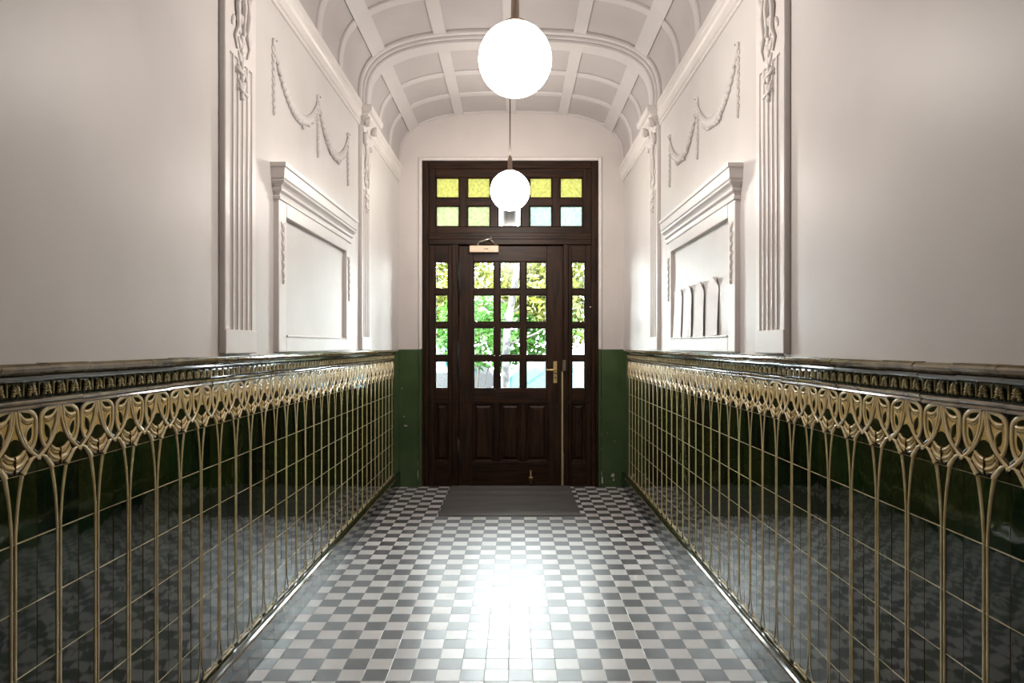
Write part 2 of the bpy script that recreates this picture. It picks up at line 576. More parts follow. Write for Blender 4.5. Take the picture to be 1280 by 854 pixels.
bands = [5.68, 6.165, 4.41, 3.93, 3.45, 2.09, 1.61, 1.12, -.23, -.72, -1.2]
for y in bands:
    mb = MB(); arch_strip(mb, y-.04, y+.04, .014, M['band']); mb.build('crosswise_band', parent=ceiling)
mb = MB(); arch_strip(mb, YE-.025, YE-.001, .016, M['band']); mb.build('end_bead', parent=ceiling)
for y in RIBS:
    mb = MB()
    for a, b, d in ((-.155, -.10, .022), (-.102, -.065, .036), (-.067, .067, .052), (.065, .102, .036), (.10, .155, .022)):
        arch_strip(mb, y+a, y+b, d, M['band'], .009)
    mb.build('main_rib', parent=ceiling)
# small hook left in the right haunch
mb = MB()
hp = [(.985, 3.18+.0, 3.40)]
pts = [(.995, 3.05, 3.40), (.965, 3.05, 3.395), (.955, 3.06, 3.37), (.962, 3.07, 3.345), (.985, 3.075, 3.335)]
mb.tube([(vz_ and a, b, c) for vz_, (a, b, c) in zip([1]*5, pts)], .004, M['iron'], 6)
hook = mb.build('ceiling_hook')
tag(hook, 'small dark wire hook left high in the right haunch of the vault', 'hook')

# ------------------------------------------------------------------ plaster cornices
for sd, nm in ((-1, 'trim_3'), (1, 'trim_4')):
    wl = Wall(sd)
    prof = [(-.01, 2.945), (.010, 2.945), (.012, 2.962), (.020, 2.966), (.022, 2.985), (.026, 3.005), (.034, 3.018), (.036, 3.040), (.044, 3.046), (.046, 3.078), (.038, 3.085), (.030, 3.100), (-.01, 3.118)]
    wl.extrude_s(prof, Y0, YE-.002, M['trim'])
    wl.mb.build(nm, kind='structure')

# ------------------------------------------------------------------ tiled dado
def ribbon(path, wd, h0, h1):
    """half-round strip along a 2D path -> verts (u,v,h), faces"""
    cs = [(-.5, 0), (-.40, .80), (0, 1), (.40, .80), (.5, 0)]
    V = []; n_ = len(path)
    ws = wd if isinstance(wd, (list, tuple)) else [wd]*n_
    for i, (u, v) in enumerate(path):
        a, b = path[max(i-1, 0)], path[min(i+1, n_-1)]
        tx, ty = b[0]-a[0], b[1]-a[1]; l = math.hypot(tx, ty) or 1
        nx, ny = -ty/l, tx/l
        for o, h in cs: V.append((u+nx*o*ws[i], v+ny*o*ws[i], h0+(h1-h0)*h))
    Fc = []
    for i in range(n_-1):
        for j in range(4):
            Fc.append((i*5+j, (i+1)*5+j, (i+1)*5+j+1, i*5+j+1))
    return V, Fc
def spline(pts, k=4):
    out = []
    P = [pts[0]]+list(pts)+[pts[-1]]
    for i in range(1, len(P)-2):
        for t in range(k):
            t_ = t/k
            q = []
            for d in range(2):
                a, b, c, e = P[i-1][d], P[i][d], P[i+1][d], P[i+2][d]
                q.append(.5*((2*b)+(-a+c)*t_+(2*a-5*b+4*c-e)*t_*t_+(-a+3*b-3*c+e)*t_**3))
            out.append(tuple(q))
    out.append(tuple(pts[-1]))
    return out
def plate(poly, h0, h1, inset=0):
    """raised flat polygon with walls"""
    k = len(poly)
    V = [(u, v, h0) for u, v in poly]+[(u, v, h1) for u, v in poly]
    ar = sum(poly[i][0]*poly[(i+1) % k][1]-poly[(i+1) % k][0]*poly[i][1] for i in range(k))
    if ar < 0: V = V[:k][::-1]+V[k:][::-1]
    Fc = [tuple(range(k, 2*k))]+[(i, (i+1) % k, k+(i+1) % k, k+i) for i in range(k)]
    return V, Fc
mir = lambda pts: [(1-u, v) for u, v in pts]

def frieze_parts():
    P = []
    def both(fn, pts, *a, mat=None):
        for q in (pts, mir(pts)):
            V, Fc = fn(q, *a); P.append((V, Fc, mat))
    # ground plate
    P.append((*plate([(.008, .004), (.992, .004), (.992, .996), (.008, .996)], -.003, 0), 'dark_glaze'))
    # cream fields: head of each leaf
    band = spline([(.47, .985), (.45, .86), (.415, .69), (.31, .475), (.17, .325), (.0, .205)])
    ring = spline([(.46, .975), (.36, .975), (.20, .945), (.075, .865), (.05, .74), (.055, .56), (.11, .41), (.20, .325)])
    head = spline([(.46, .97), (.30, .95), (.13, .88), (.075, .76), (.08, .56), (.13, .42), (.21, .34)])+spline([(.31, .475), (.415, .69), (.45, .86), (.46, .97)])[:-1]
    both(plate, head, 0, .0016, mat='ochre')
    # tent between the crossing bands, above the diamond
    P.append((*plate([(.46, .95), (.43, .74), (.37, .58), (.42, .52), (.5, .545), (.58, .52), (.63, .58), (.57, .74), (.54, .95)], 0, .0018), 'ochre'))
    # bud below the diamond
    bud = spline([(.29, .385), (.36, .335), (.43, .30), (.5, .29)])+[(.5, .035)]+spline([(.5, .03), (.42, .045), (.33, .10), (.22, .20), (.24, .30)])
    both(plate, bud, 0, .0018, mat='ochre')
    # dark pools beside the ridges, then the ridges
    both(ribbon, band, .155, .0012, .0021, mat='pool')
    both(ribbon, ring, .105, .0008, .0021, mat='pool')
    both(ribbon, [(u+.032, v+.018) for u, v in band], .054, .001, .0046, mat='cream')
    both(ribbon, [(u-.032, v-.018) for u, v in band], .054, .001, .0050, mat='cream')
    both(ribbon, ring, .076, .001, .0040, mat='cream')
    # eye and sliver
    eye = spline([(.14, .84), (.20, .915), (.30, .945), (.405, .93)])+spline([(.40, .925), (.34, .872), (.25, .842), (.15, .838)])
    both(plate, eye, .001, .0022, mat='dark_glaze')
    both(ribbon, spline([(.12, .815), (.22, .80), (.32, .835), (.41, .925)]), .045, .001, .0042, mat='cream')
    both(ribbon, spline([(.13, .755), (.24, .745), (.34, .79), (.40, .86)]), .016, .0012, .0024, mat='pool')
    sl = spline([(.155, .71), (.215, .66), (.255, .57), (.235, .48)])+spline([(.225, .475), (.17, .52), (.145, .60), (.15, .70)])
    both(plate, sl, .001, .0022, mat='dark_glaze')
    both(ribbon, spline([(.15, .725), (.235, .665), (.28, .565), (.255, .46)]), .026, .001, .0038, mat='cream')
    # diamond
    dia = [(.31, .38), (.375, .47), (.43, .528), (.465, .545), (.5, .55), (.535, .545), (.57, .528), (.625, .47), (.69, .38), (.60, .318), (.5, .295), (.40, .318)]
    P.append((*plate(dia, .0008, .0026), 'dark_glaze'))
    # bud scallops, slit
    both(ribbon, spline([(.285, .355), (.37, .285), (.5, .25)]), .042, .001, .0042, mat='cream')
    both(ribbon, spline([(.265, .30), (.36, .215), (.495, .185)]), .020, .0014, .0026, mat='pool')
    both(ribbon, spline([(.24, .255), (.34, .16), (.495, .115)]), .050, .001, .0044, mat='cream')
    both(ribbon, spline([(.215, .20), (.32, .095), (.495, .045)]), .034, .0014, .0027, mat='pool')
    P.append((*plate([(.489, .03), (.511, .03), (.511, .29), (.489, .29)], .001, .0048), 'pool'))
    # stem roots
    both(ribbon, spline([(.06, .24), (.15, .20), (.23, .12), (.285, .06), (.325, .002)]), [.05]*4+[.07]*4+[.09]*4+[.10]*5, .0006, .0046, mat='cream')
    return P
def stem_parts(kind):
    P = []
    def both(pts, wd):
        for q in (pts, mir(pts)):
            V, Fc = ribbon(q, wd, -.0004, .0022); P.append((V, Fc, 'stem'))
    if kind == 'top':
        pts = spline([(.325, .998), (.375, .78), (.415, .55), (.442, .30), (.457, .10), (.459, .002)], 3)
        k = len(pts); both(pts, [.10-.046*(i/(k-1))**.6 for i in range(k)])
    elif kind == 'mid':
        both([(.459, .998), (.459, .5), (.459, .002)], .056)
    else:
        pts = spline([(.459, .998), (.456, .78), (.44, .56), (.40, .34), (.33, .17), (.25, .11)], 3)
        k = len(pts); both(pts, [.056-.022*math.sin(PI*min(1, i/(k-1)*1.2)) for i in range(k)])
        both(spline([(.36, .035), (.30, .115), (.2, .150), (.10, .135), (.0, .12)], 3), .085)
        both([(.34, .03), (.17, .055), (0, .05)], .06)
    return P
def palm_unit(wl, s, z, hgt):
    """one small palmette of the egg-and-leaf band"""
    g = M['palm']
    wl.ell(s, .010, z+hgt*.62, .0035, .005, hgt*.36, g, 0, 6, 4)
    for a, l, dz in ((.55, .30, .56), (1.0, .26, .44), (1.45, .22, .30)):
        for sg in (-1, 1):
            wl.ell(s+sg*math.sin(a)*hgt*l*1.0, .009, z+hgt*(dz+.08*math.cos(a)), .0032, .0045, hgt*.24, g, -sg*a, 6, 4)
    for sg in (-1, 1):
        wl.ell(s+sg*.0095, .009, z+hgt*.14, .0055, .005, .0045, g, 0, 6, 4)

tile_y0 = 1.460-TP*25
NT = 25+32
ROWZ = [.160+.152*i for i in range(6)]
FZ = 1.072
for sd, nm, side_lab in ((-1, 'trim_1', 'left'), (1, 'trim_2', 'right')):
    # plain glazed tiles with raised stems
    wl = Wall(sd); tones = []
    def emit(parts, s0, z0, hz, p0=0.0):
        for V, Fc, mt in parts:
            wl.add([(s0+u*TP, p0+h, z0+v*hz) for u, v, h in V], [tuple(f)[::-1] for f in Fc], M[mt], len(V) > 12 and mt in ('cream', 'pool', 'stem'))
    tparts = [stem_parts('bottom')]+[stem_parts('mid')]*4+[stem_parts('top')]
    TPL = .003     # tile face
    for c in range(NT):
        s0 = tile_y0+c*TP
        for r, z0 in enumerate(ROWZ):
            g = .0008; ch = .0008
            jit = [random.uniform(-.0005, .0005) for _ in range(4)]
            a = [(s0+g, -.012, z0+g), (s0+TP-g, -.012, z0+g), (s0+TP-g, -.012, z0+.152-g), (s0+g, -.012, z0+.152-g)]
            b = [(p[0], TPL-.0008, p[2]) for p in a]
            q = [(s0+g+ch, TPL+jit[0], z0+g+ch), (s0+TP-g-ch, TPL+jit[1], z0+g+ch), (s0+TP-g-ch, TPL+jit[1]-jit[0]+jit[3], z0+.152-g-ch), (s0+g+ch, TPL+jit[3], z0+.152-g-ch)]
            V = a+b+q
            Fc = [(8, 9, 10, 11)]+[(4*l+i, 4*l+(i+1) % 4, 4*l+4+(i+1) % 4, 4*l+4+i) for l in (0, 1) for i in range(4)]
            nf0 = len(wl.mb.f)
            Fr = [f[::-1] for f in Fc]
            hz_ = [Fr[i] for i in (1, 3, 5, 7)]; vt_ = [Fr[i] for i in (2, 4, 6, 8)]
            wl.add(V, [Fr[0]], M['tile'])
            wl.add(V, hz_, M['grout']); wl.add(V, vt_, M['pool'])
            emit(tparts[r], s0, z0, .152, TPL)
    # grout bed behind the tiles
    wl.box(tile_y0, YT, -.012, .0012, .158, FZ+.152, M['grout'])
    o = wl.mb.build(nm, kind='structure')
    # a tone per tile, kept as a face attribute
    me = o.data
    at = me.attributes.new('tone', 'FLOAT', 'FACE')
    ce = np.empty(len(me.polygons)*3); me.polygons.foreach_get('center', ce); ce = ce.reshape(-1, 3)
    ky = np.floor((ce[:, 1]-tile_y0)/TP).astype(int); kz = np.floor((ce[:, 2]-.16)/.152).astype(int)
    rng = np.random.default_rng(11 if sd < 0 else 12); tab = rng.random((NT+2, 9))*.52
    at.data.foreach_set('value', tab[np.clip(ky, 0, NT), np.clip(kz, 0, 8)].astype(np.float32))
    dado = o
    # relief frieze
    wl = Wall(sd); fp = frieze_parts()
    for c in range(NT):
        emit(fp, tile_y0+c*TP, FZ, .150, TPL+.001)
    wl.mb.build('relief_frieze', parent=dado)
    # palmette band and mouldings in tile lengths
    wl = Wall(sd); pb = MB(); wp = Wall(sd)
    zr = 1.219
    prof = [(-.011, zr), (.010, zr), (.013, zr+.004), (.010, zr+.009), (.014, zr+.012), (.017, zr+.017), (.014, zr+.021), (.011, zr+.024), (.006, zr+.027),
            (.004, zr+.028), (.004, zr+.060), (.010, zr+.0615), (.018, zr+.064), (.0215, zr+.069), (.020, zr+.075), (.018, zr+.078), (.024, zr+.080), (.031, zr+.085), (.035, zr+.093), (.033, zr+.0985), (.028, zr+.100), (.028, zr+.104), (-.011, zr+.104)]
    D, O, G = M['cap_dark'], M['cap_olive'], M['dark_glaze']
    pm = [G, O, O, D, O, O, D, D, G, G, D, D, D, D, D, O, O, O, O, O, O, O, O]
    for c in range(NT):
        s0 = tile_y0+c*TP
        dz = random.uniform(-.0012, .0012); dp = random.uniform(-.0012, .0012)
        wl.extrude_s([(p+(dp if p > 0 else 0), z+dz) for p, z in prof], s0+.0009, s0+TP-.0009, O, False, pm)
        for k in range(3):
            palm_unit(wp, s0+(k+.5)*TP/3, zr+.0285, .031)
        for k in range(4):
            wp.box(s0+max(k*TP/3, .001)-.0012, s0+min(k*TP/3, TP-.001)+.0012, .003, .0085, zr+.030, zr+.060, M['palm'])
    wl.mb.build('capping_moulding', parent=dado)
    wp.mb.build('palmette_band', parent=dado)
    # glazed skirting
    wl = Wall(sd)
    sk = [(-.012, 0), (.026, 0), (.024, .012), (.022, .118), (.024, .124), (.029, .128), (.033, .136), (.031, .146), (.024, .152), (.014, .156), (-.012, .158)]
    sm = [M['skirt_tile']]*5+[M['cap_olive']]*2+[M['dark_glaze']]*4
    for c in range(NT):
        s0 = tile_y0+c*TP
        wl.extrude_s(sk, s0+.0007, s0+TP-.0007, M['skirt_tile'], False, sm)
    wl.box(tile_y0, YT, -.012, .0195, 0, .115, M['grout_dark'])
    wl.box(YT, YE-.001, 0, .018, 0, .15, M['skirt_tile'], .004)
    wl.mb.build('baseboard_'+side_lab, kind='structure')

# ------------------------------------------------------------------ pilasters
def husk_chain(wl, s, p, ztop, zbot, wd, nk, mat):
    st = (ztop-zbot)/nk
    for i in range(nk):
        z = ztop-(i+.5)*st; k = 1-.45*i/nk
        wl.ell(s, p, z-.2*st, wd*.22*k, .012, st*.55, mat)
        for sg in (-1, 1):
            wl.ell(s+sg*wd*.30*k, p-.002, z+.05*st, wd*.17*k, .010, st*.50, mat, sg*-.55)
    wl.ell(s, p, zbot-.012, wd*.16, .012, .016, mat)
def make_pilaster(sd, s0, w_, label):
    t = thing('pilaster', label, 'pilaster', Wall(sd).pt(s0+w_/2, 0, ZT+.002))
    def fin(wl, name):
        o = wl.clamp().mb.build(name); o.parent = t; o.matrix_parent_inverse.identity()
        me = o.data; L_ = t.location
        me.transform(__import__('mathutils').Matrix.Translation(-L_))
        return o
    T = M['trim']
    wl = Wall(sd)
    p = .024; e = .036; gw = (w_-2*e)/5
    prof = [(s0, -.004), (s0, p-.004), (s0+.003, p)]
    for k in range(5):
        a = s0+e+k*gw
        prof.append((a+.006, p))
        for q in range(1, 6):
            an = PI*q/6
            prof.append((a+gw/2-(gw/2-.006)*math.cos(an), p-.013*math.sin(an)))
        prof.append((a+gw-.006, p))
    prof += [(s0+w_-.003, p), (s0+w_, p-.004), (s0+w_, -.004)]
    wl.extrude_z(prof, 1.424, 2.50, T)
    fin(wl, 'fluted_shaft')
    wl = Wall(sd)
    wl.box(s0+.0, s0+w_, -.004, p+.004, ZT+.006, 1.426, T, .003)
    fin(wl, 'plinth')
    wl = Wall(sd)
    wl.box(s0, s0+w_, -.004, p, 2.498, 2.95, T, .002)
    fin(wl, 'neck_panel')
    # hanging ornament
    wl = Wall(sd); sc = s0+w_/2
    husk_chain(wl, sc, p+.002, 2.70, 2.37, .085, 6, T)
    for sg in (-1, 1):
        wl.tube([(sc+sg*.02, p+.004, 2.90), (sc+sg*.055, p+.009, 2.84), (sc+sg*.035, p+.012, 2.77), (sc+sg*.06, p+.010, 2.70), (sc+sg*.045, p+.008, 2.62), (sc+sg*.075, p+.006, 2.575), (sc+sg*.05, p+.004, 2.53)], [.006, .009, .009, .010, .009, .007, .004], T)
        wl.ell(sc+sg*.085, p, 2.63, .014, .010, .03, T, sg*.5)
        wl.ell(sc+sg*.10, p, 2.78, .016, .010, .04, T, sg*-.6)
    # ribbon ends that stand out as little slanting bars
    wl.tube([(sc-.06, p+.003, 2.455), (sc+.01, p+.012, 2.445), (sc+.03, p+.006, 2.43)], .007, T)
    wl.tube([(sc-.03, p+.003, 2.385), (sc+.035, p+.012, 2.372)], .008, T)
    wl.tube([(sc+.005, p+.006, 2.95), (sc-.018, p+.012, 2.80), (sc+.012, p+.012, 2.72), (sc-.008, p+.010, 2.60)], .009, T)
    wl.ell(sc, p+.004, 2.86, .05, .022, .06, T)
    fin(wl, 'husk_ornament')
    # capital
    wl = Wall(sd)
    wl.wrap([(p, 2.90), (p+.012, 2.905), (p+.012, 2.922), (p+.005, 2.93), (p+.008, 2.955), (p+.024, 2.985), (p+.052, 3.008), (p+.056, 3.022), (p+.074, 3.026), (p+.082, 3.034), (p+.084, 3.066), (p+.078, 3.074), (p+.0, 3.078)], s0+p+.02, s0+w_-p-.02, T)
    for sg in (-1, 1):
        c_ = sc+sg*(w_/2-.028)
        wl.mb.lathe([(.001, 0), (.034, 0), (.034, .035), (.024, .040), (.022, .032), (.010, .032), (.008, .042), (.001, .044)], wl.pt(c_, p+.022, 2.975), T, 18, 'x') if sd < 0 else \
            wl.mb.lathe([(.001, 0), (.034, 0), (.034, -.035), (.024, -.040), (.022, -.032), (.010, -.032), (.008, -.042), (.001, -.044)], wl.pt(c_, p+.022, 2.975), T, 18, 'x')
    for k in range(5):
        wl.ell(sc+(k-2)*.05, p+.016, 2.86+.012*(k % 2), .022, .018, .05, T)
    fin(wl, 'capital')
    return t
make_pilaster(-1, 2.612, .312, 'fluted white pilaster on the left wall, nearer the viewer')
make_pilaster(-1, 4.96, .29, 'fluted white pilaster on the left wall, next to the entrance door end')
make_pilaster(1, 2.63, .312, 'fluted white pilaster on the right wall, nearer the viewer')
make_pilaster(1, 4.97, .30, 'fluted white pilaster on the right wall, just past the pinned sheets')

# ------------------------------------------------------------------ moulded wall panels
from mathutils import Matrix
def localise(o, t):
    o.parent = t; o.data.transform(Matrix.Translation(-t.location))
def make_panel(sd, s0, s1, label):
    t = thing('panel_frame', label, 'panel frame', Wall(sd).pt((s0+s1)/2, 0, ZT+.002))
    T = M['trim']; P_ = .026; j = .105
    wl = Wall(sd)
    wl.box(s0, s0+j, -.004, P_, ZT+.006, 2.07, T, .003)
    wl.box(s1-j, s1, -.004, P_, ZT+.006, 2.07, T, .003)
    wl.box(s0+j, s1-j, -.004, P_, ZT+.006, 1.408, T, .003)
    wl.box(s0+j, s1-j, -.004, P_+.002, 1.975, 2.07, T, .003)
    localise(wl.mb.build('surround'), t)
    wl = Wall(sd)
    wl.box(s0+j, s1-j, -.003, .003, 1.408, 1.975, M['plaster'])
    localise(wl.mb.build('field'), t)
    wl = Wall(sd)
    wl.box(s0+j, s1-j, .0, .034, 1.404, 1.414, T, .002)
    localise(wl.mb.build('ledge'), t)
    wl = Wall(sd)
    wl.wrap([(.026, 2.040), (.033, 2.044), (.034, 2.056), (.029, 2.060), (.032, 2.072), (.042, 2.082), (.044, 2.092), (.040, 2.096), (.046, 2.106), (.058, 2.118), (.060, 2.124), (.056, 2.128), (.062, 2.136), (.066, 2.180), (.072, 2.186), (.073, 2.203), (.0, 2.207)], s0+.026, s1-.026, T)
    localise(wl.mb.build('cornice'), t)
    for c in (s0+j/2, s1-j/2):
        wl = Wall(sd); husk_chain(wl, c, P_-.001, 1.95, 1.68, .05, 6, T)
        localise(wl.mb.build('husk_drop'), t)
    return t
make_panel(-1, 3.205, 4.60, 'white moulded wall panel with a cornice and an empty field, left wall')
make_panel(1, 3.215, 4.64, 'white moulded wall panel with a cornice, holding four pinned sheets, right wall')

# ------------------------------------------------------------------ swag garlands
def make_garland(sd, label, sy=(3.20, 3.92, 4.62)):
    t = thing('plaster_garland', label, 'garland', Wall(sd).pt(sy[1], 0, 2.44))
    T = M['plaster']; ZN = 2.765
    for i in range(2):
        a, b = sy[i], sy[i+1]
        wl = Wall(sd); N = 22
        up = []
        for k in range(N+1):
            u = k/N; z = ZN-.015-.195*(4*u*(1-u))**.85; th = .012+.030*math.sin(PI*u)
            s = a+(b-a)*u
            if k % 1 == 0:
                ang = math.atan2(-.195*4*(1-2*u), b-a)
                wl.ell(s, .004, z-th*.4, .026, .012+.008*math.sin(PI*u), th*.75, T, ang)
                if 0 < k < N:
                    wl.ell(s+.008, .010, z-th*.7+random.uniform(-.6, .6)*th, .012, .010, .013, T, ang+random.uniform(-.6, .6), 6, 4)
            up.append((s, .006, z+.006))
        wl.tube(up, .0055, T)
        localise(wl.clamp().mb.build('swag'), t)
    for s in sy:
        wl = Wall(sd)
        husk_chain(wl, s, .002, ZN-.02, 2.455, .040, 8, T)
        localise(wl.clamp().mb.build('drop'), t)
        wl = Wall(sd)
        wl.ell(s, .004, ZN+.004, .018, .014, .018, T)
        wl.ell(s, .012, ZN+.006, .007, .008, .007, M['iron'])
        localise(wl.clamp().mb.build('boss'), t)
    return t
make_garland(-1, 'white plaster garland of two swags and drops on the left wall')
make_garland(1, 'white plaster garland of two swags and drops on the right wall', (3.24, 3.96, 4.66))

# ------------------------------------------------------------------ entrance: frame, transom, sidelights, door
YF = 6.695          # frame face
def X_(x, Y=YF): return px(x, 0, Y)[0]
def Z_(y, Y=YF): return px(0, y, Y)[1]
def pane(x0, x1, z0, z1, y, mat, parent, name='pane'):
    mb = MB(); mb.box(x0-.008, x1+.008, y, y+.005, z0-.008, z1+.008, mat)
    return mb.build(name, parent=parent)
def sash(mb, x0, x1, z0, z1, cols, rows, yf, yb, panels=None):
    """grid frame: cols/rows are openings (a,b) lists inside x0..x1, z0..z1"""
    xs = [x0]+[v for c in cols for v in c]+[x1]
    for i in range(0, len(xs), 2):
        outer = i == 0 or i == len(xs)-2
        za, zb = (z0, z1) if outer else (rows[0][0], rows[-1][1])
        mb.box(xs[i], xs[i+1], yf+(0 if outer else .006), yb, za, zb, M['wood'], .004)
    zs = [z0]+[v for r in rows for v in r]+[z1]
    for i in range(0, len(zs), 2):
        mb.box(xs[1]-.002, xs[-2]+.002, yf+(.001 if i in (0, len(zs)-2) else .008), yb, zs[i], zs[i+1], M['wood_h'], .004)
    # glazing beads round each opening
    for (a, b) in cols:
        for (c, d) in rows:
            r = .011
            for q in ((a-.001, a+r, c, d), (b-r, b+.001, c, d)):
                mb.box(q[0]-.0, q[1], yf+.012, yb-.004, q[2], q[3], M['wood'], .005)
            for q in ((c-.001, c+r), (d-r, d+.001)):
                mb.box(a, b, yf+.012, yb-.004, q[0], q[1], M['wood_h'], .005)
def raised_panel(mb, x0, x1, z0, z1, yf, yb):
    """panel sunk between stiles: moulding frame and bevelled field"""
    m_ = M['wood']
    mb.box(x0, x1, yf+.022, yb, z0, z1, m_)
    for (a, b, c, d) in ((x0, x0+.016, z0, z1), (x1-.016, x1, z0, z1), (x0+.016, x1-.016, z0, z0+.016), (x0+.016, x1-.016, z1-.016, z1)):
        mb.box(a, b, yf+.002, yf+.024, c, d, m_, .006)
    i, o_ = .05, .024
    V = [(x0+o_, yf+.022, z0+o_), (x1-o_, yf+.022, z0+o_), (x1-o_, yf+.022, z1-o_), (x0+o_, yf+.022, z1-o_),
         (x0+i, yf+.008, z0+i), (x1-i, yf+.008, z0+i), (x1-i, yf+.008, z1-i), (x0+i, yf+.008, z1-i)]
    mb.add(V, [(4, 5, 6, 7), (0, 1, 5, 4), (1, 2, 6, 5), (2, 3, 7, 6), (3, 0, 4, 7)], m_)

ZTR = Z_(297.7)         # transom bar
XL0, XL1 = X_(573.5), X_(703.5)   # door leaf
XA, XB = X_(536), X_(739)         # inner edges of the outer posts
ZD = Z_(307.5)          # door head
YL_ = YF+.004
mb = MB()
mb.box(DX0, XA, YF-.004, 6.82, 0, DZ, M['wood'], .006)
mb.box(XB, DX1, YF-.004, 6.82, 0, DZ, M['wood'], .006)
mb.box(XA-.002, XB+.002, YF-.003, 6.82, Z_(211), DZ, M['wood_h'], .006)
mb.box(XA-.002, XB+.002, YF-.016, 6.82, Z_(306), Z_(291), M['wood_h'], .006)
mb.box(XA-.002, XB+.002, YF-.026, YF, Z_(299.5), Z_(295.5), M['wood_h'], .004)
mb.box(X_(565), XL0-.004, YF-.006, 6.80, 0, Z_(305), M['wood'], .006)
mb.box(XL1+.004, X_(710.5), YF-.006, 6.80, 0, Z_(305), M['wood'], .006)
for xx in (531.5, 743.5):
    mb.box(X_(xx)-.009, X_(xx)+.009, YF-.016, YF, 0, Z_(299), M['wood'], .006)
mb.box(XL0-.035, XL0+.018, YL_+.053, 6.82, 0, ZD, M['wood'], .003)
mb.box(XL1-.018, XL1+.035, YL_+.053, 6.82, 0, ZD, M['wood'], .003)
mb.box(XL0-.035, XL1+.035, YL_+.053, 6.82, ZD-.02, ZD+.04, M['wood_h'], .003)
frame = mb.build('trim_7', kind='structure')
mb = MB(); a, b = px(736.3, 384, YF); mb.lathe([(.007, 0), (.007, -.01), (.004, -.014)], (a+.012, YF-.004, b), M['paper'], 12, 'y')
mb.build('contact_button', parent=frame)

# transom window
cols_t = [(X_(a), X_(b)) for a, b in ((544.4, 574.3), (583.7, 613), (622.5, 652), (661.8, 690.5), (699.8, 729))]
rows_t = [(Z_(283.4), Z_(256.6)), (Z_(247.4), Z_(221.2))]
mb = MB(); sash(mb, XA, XB, Z_(291.2), Z_(210.8), cols_t, rows_t, YF+.006, YF+.05)
win1 = mb.build('window_1', kind='structure')
for ci, c in enumerate(cols_t):
    for ri, r in enumerate(rows_t):
        mt = M['amber_glass'] if ri == 1 else (M['aqua_glass'] if ci >= 3 else M['pale_glass'])
        if ri == 0 and ci == 2: mt = M['glass']
        pane(*c, *r, YF+.032, mt, win1)
# sidelights
rows_d = [(Z_(b), Z_(a)) for a, b in ((451, 486.4), (409.3, 444.6), (368, 403.2), (326.8, 361.5))]
for k, (xa, xb, oa, ob) in enumerate(((XA, X_(565), 543.4, 560.4), (X_(710.5), XB, 714.6, 731.8))):
    mb = MB(); YS = YF+.008
    sash(mb, xa, xb, Z_(503.6), Z_(306), [(X_(oa), X_(ob))], rows_d, YS, YS+.045)
    pz0, pz1 = Z_(577.5), Z_(503.6)
    mb.box(xa, X_(oa)-.004, YS, YS+.045, 0, pz1, M['wood'], .004)
    mb.box(X_(ob)+.004, xb, YS, YS+.045, 0, pz1, M['wood'], .004)
    mb.box(X_(oa)-.006, X_(ob)+.006, YS+.002, YS+.045, 0, pz0, M['wood_h'], .004)
    raised_panel(mb, X_(oa)-.004, X_(ob)+.004, pz0, pz1, YS, YS+.045)
    wn = mb.build('window_%d' % (k+2), kind='structure')
    for r in rows_d: pane(X_(oa), X_(ob), *r, YS+.026, M['glass'], wn)
# door leaf
YL = YF+.004
mb = MB()
cols_d = [(X_(a), X_(b)) for a, b in ((591.6, 618.1), (624.6, 650.7), (657.3, 683.5))]
zl0 = .012
pz0, pz1 = Z_(577.5), Z_(503.6)
sash(mb, XL0, XL1, pz1, ZD, cols_d, rows_d, YL, YL+.05)
pc = [(X_(a), X_(b)) for a, b in ((590.3, 617.4), (624.4, 650.7), (657.6, 685.5))]
xs = [XL0]+[v for c in pc for v in c]+[XL1]
for i in range(0, len(xs), 2):
    o_ = i in (0, len(xs)-2)
    mb.box(xs[i], xs[i+1], YL+(0 if o_ else .002), YL+.05, zl0 if o_ else pz0, pz1+.001, M['wood'], .004)
mb.box(XL0+.05, XL1-.05, YL+.0015, YL+.05, zl0, pz0, M['wood_h'], .004)
for c in pc: raised_panel(mb, *c, pz0, pz1, YL, YL+.05)
door = mb.build('door_1', kind='structure')
for c in cols_d:
    for r in rows_d: pane(*c, *r, YL+.028, M['glass'], door)
# handle set
mb = MB(); hx = X_(694.1)
mb.box(X_(691.7), X_(696.5), YL-.008, YL+.001, Z_(479), Z_(451.8), M['brass'], .004)
plate_o = mb.build('handle_plate', parent=door)
mb = MB(); hz = Z_(462.3)
mb.tube([(hx, YL-.006, hz), (hx, YL-.045, hz)], .009, M['brass'], 12)
mb.tube([(hx, YL-.042, hz), (hx-.02, YL-.052, hz), (X_(682.8), YL-.052, hz-.002)], [.009, .010, .007], M['brass'], 10)
mb.build('door_handle', parent=door)
mb = MB(); mb.tube([(hx, YL-.0125, Z_(472)), (hx, YL-.007, Z_(472))], .009, M['pewter'], 14); mb.box(hx-.002, hx+.002, YL-.0135, YL-.012, Z_(474.5), Z_(472), M['slot']); mb.build('lock_cylinder', parent=door)
mb = MB(); mb.box(hx-.017, hx+.017, YL-.010, YL-.007, Z_(467.5), Z_(466.3), M['slot']); mb.build('plate_joint', parent=plate_o)
# bare strip and strike box on the lock side
mb = MB(); mb.box(X_(701.8), X_(704.0), YL-.012, YL+.004, zl0, Z_(464.5), M['bare_edge'], .002)
mb.box(X_(703.8), X_(705.6), YL-.010, YL+.003, zl0, Z_(566), M['old_brass'], .002); mb.build('cover_strip', parent=frame)
mb = MB(); mb.box(X_(702.8), X_(707.6), YL-.030, YL-.004, Z_(464), Z_(450.2), M['pewter'], .004); mb.build('strike_box', parent=frame)
mb = MB(); mb.box(X_(702.2), X_(703.6), YL-.008, YL+.004, Z_(450), Z_(310), M['wood'], .002); mb.build('cover_bead', parent=frame)
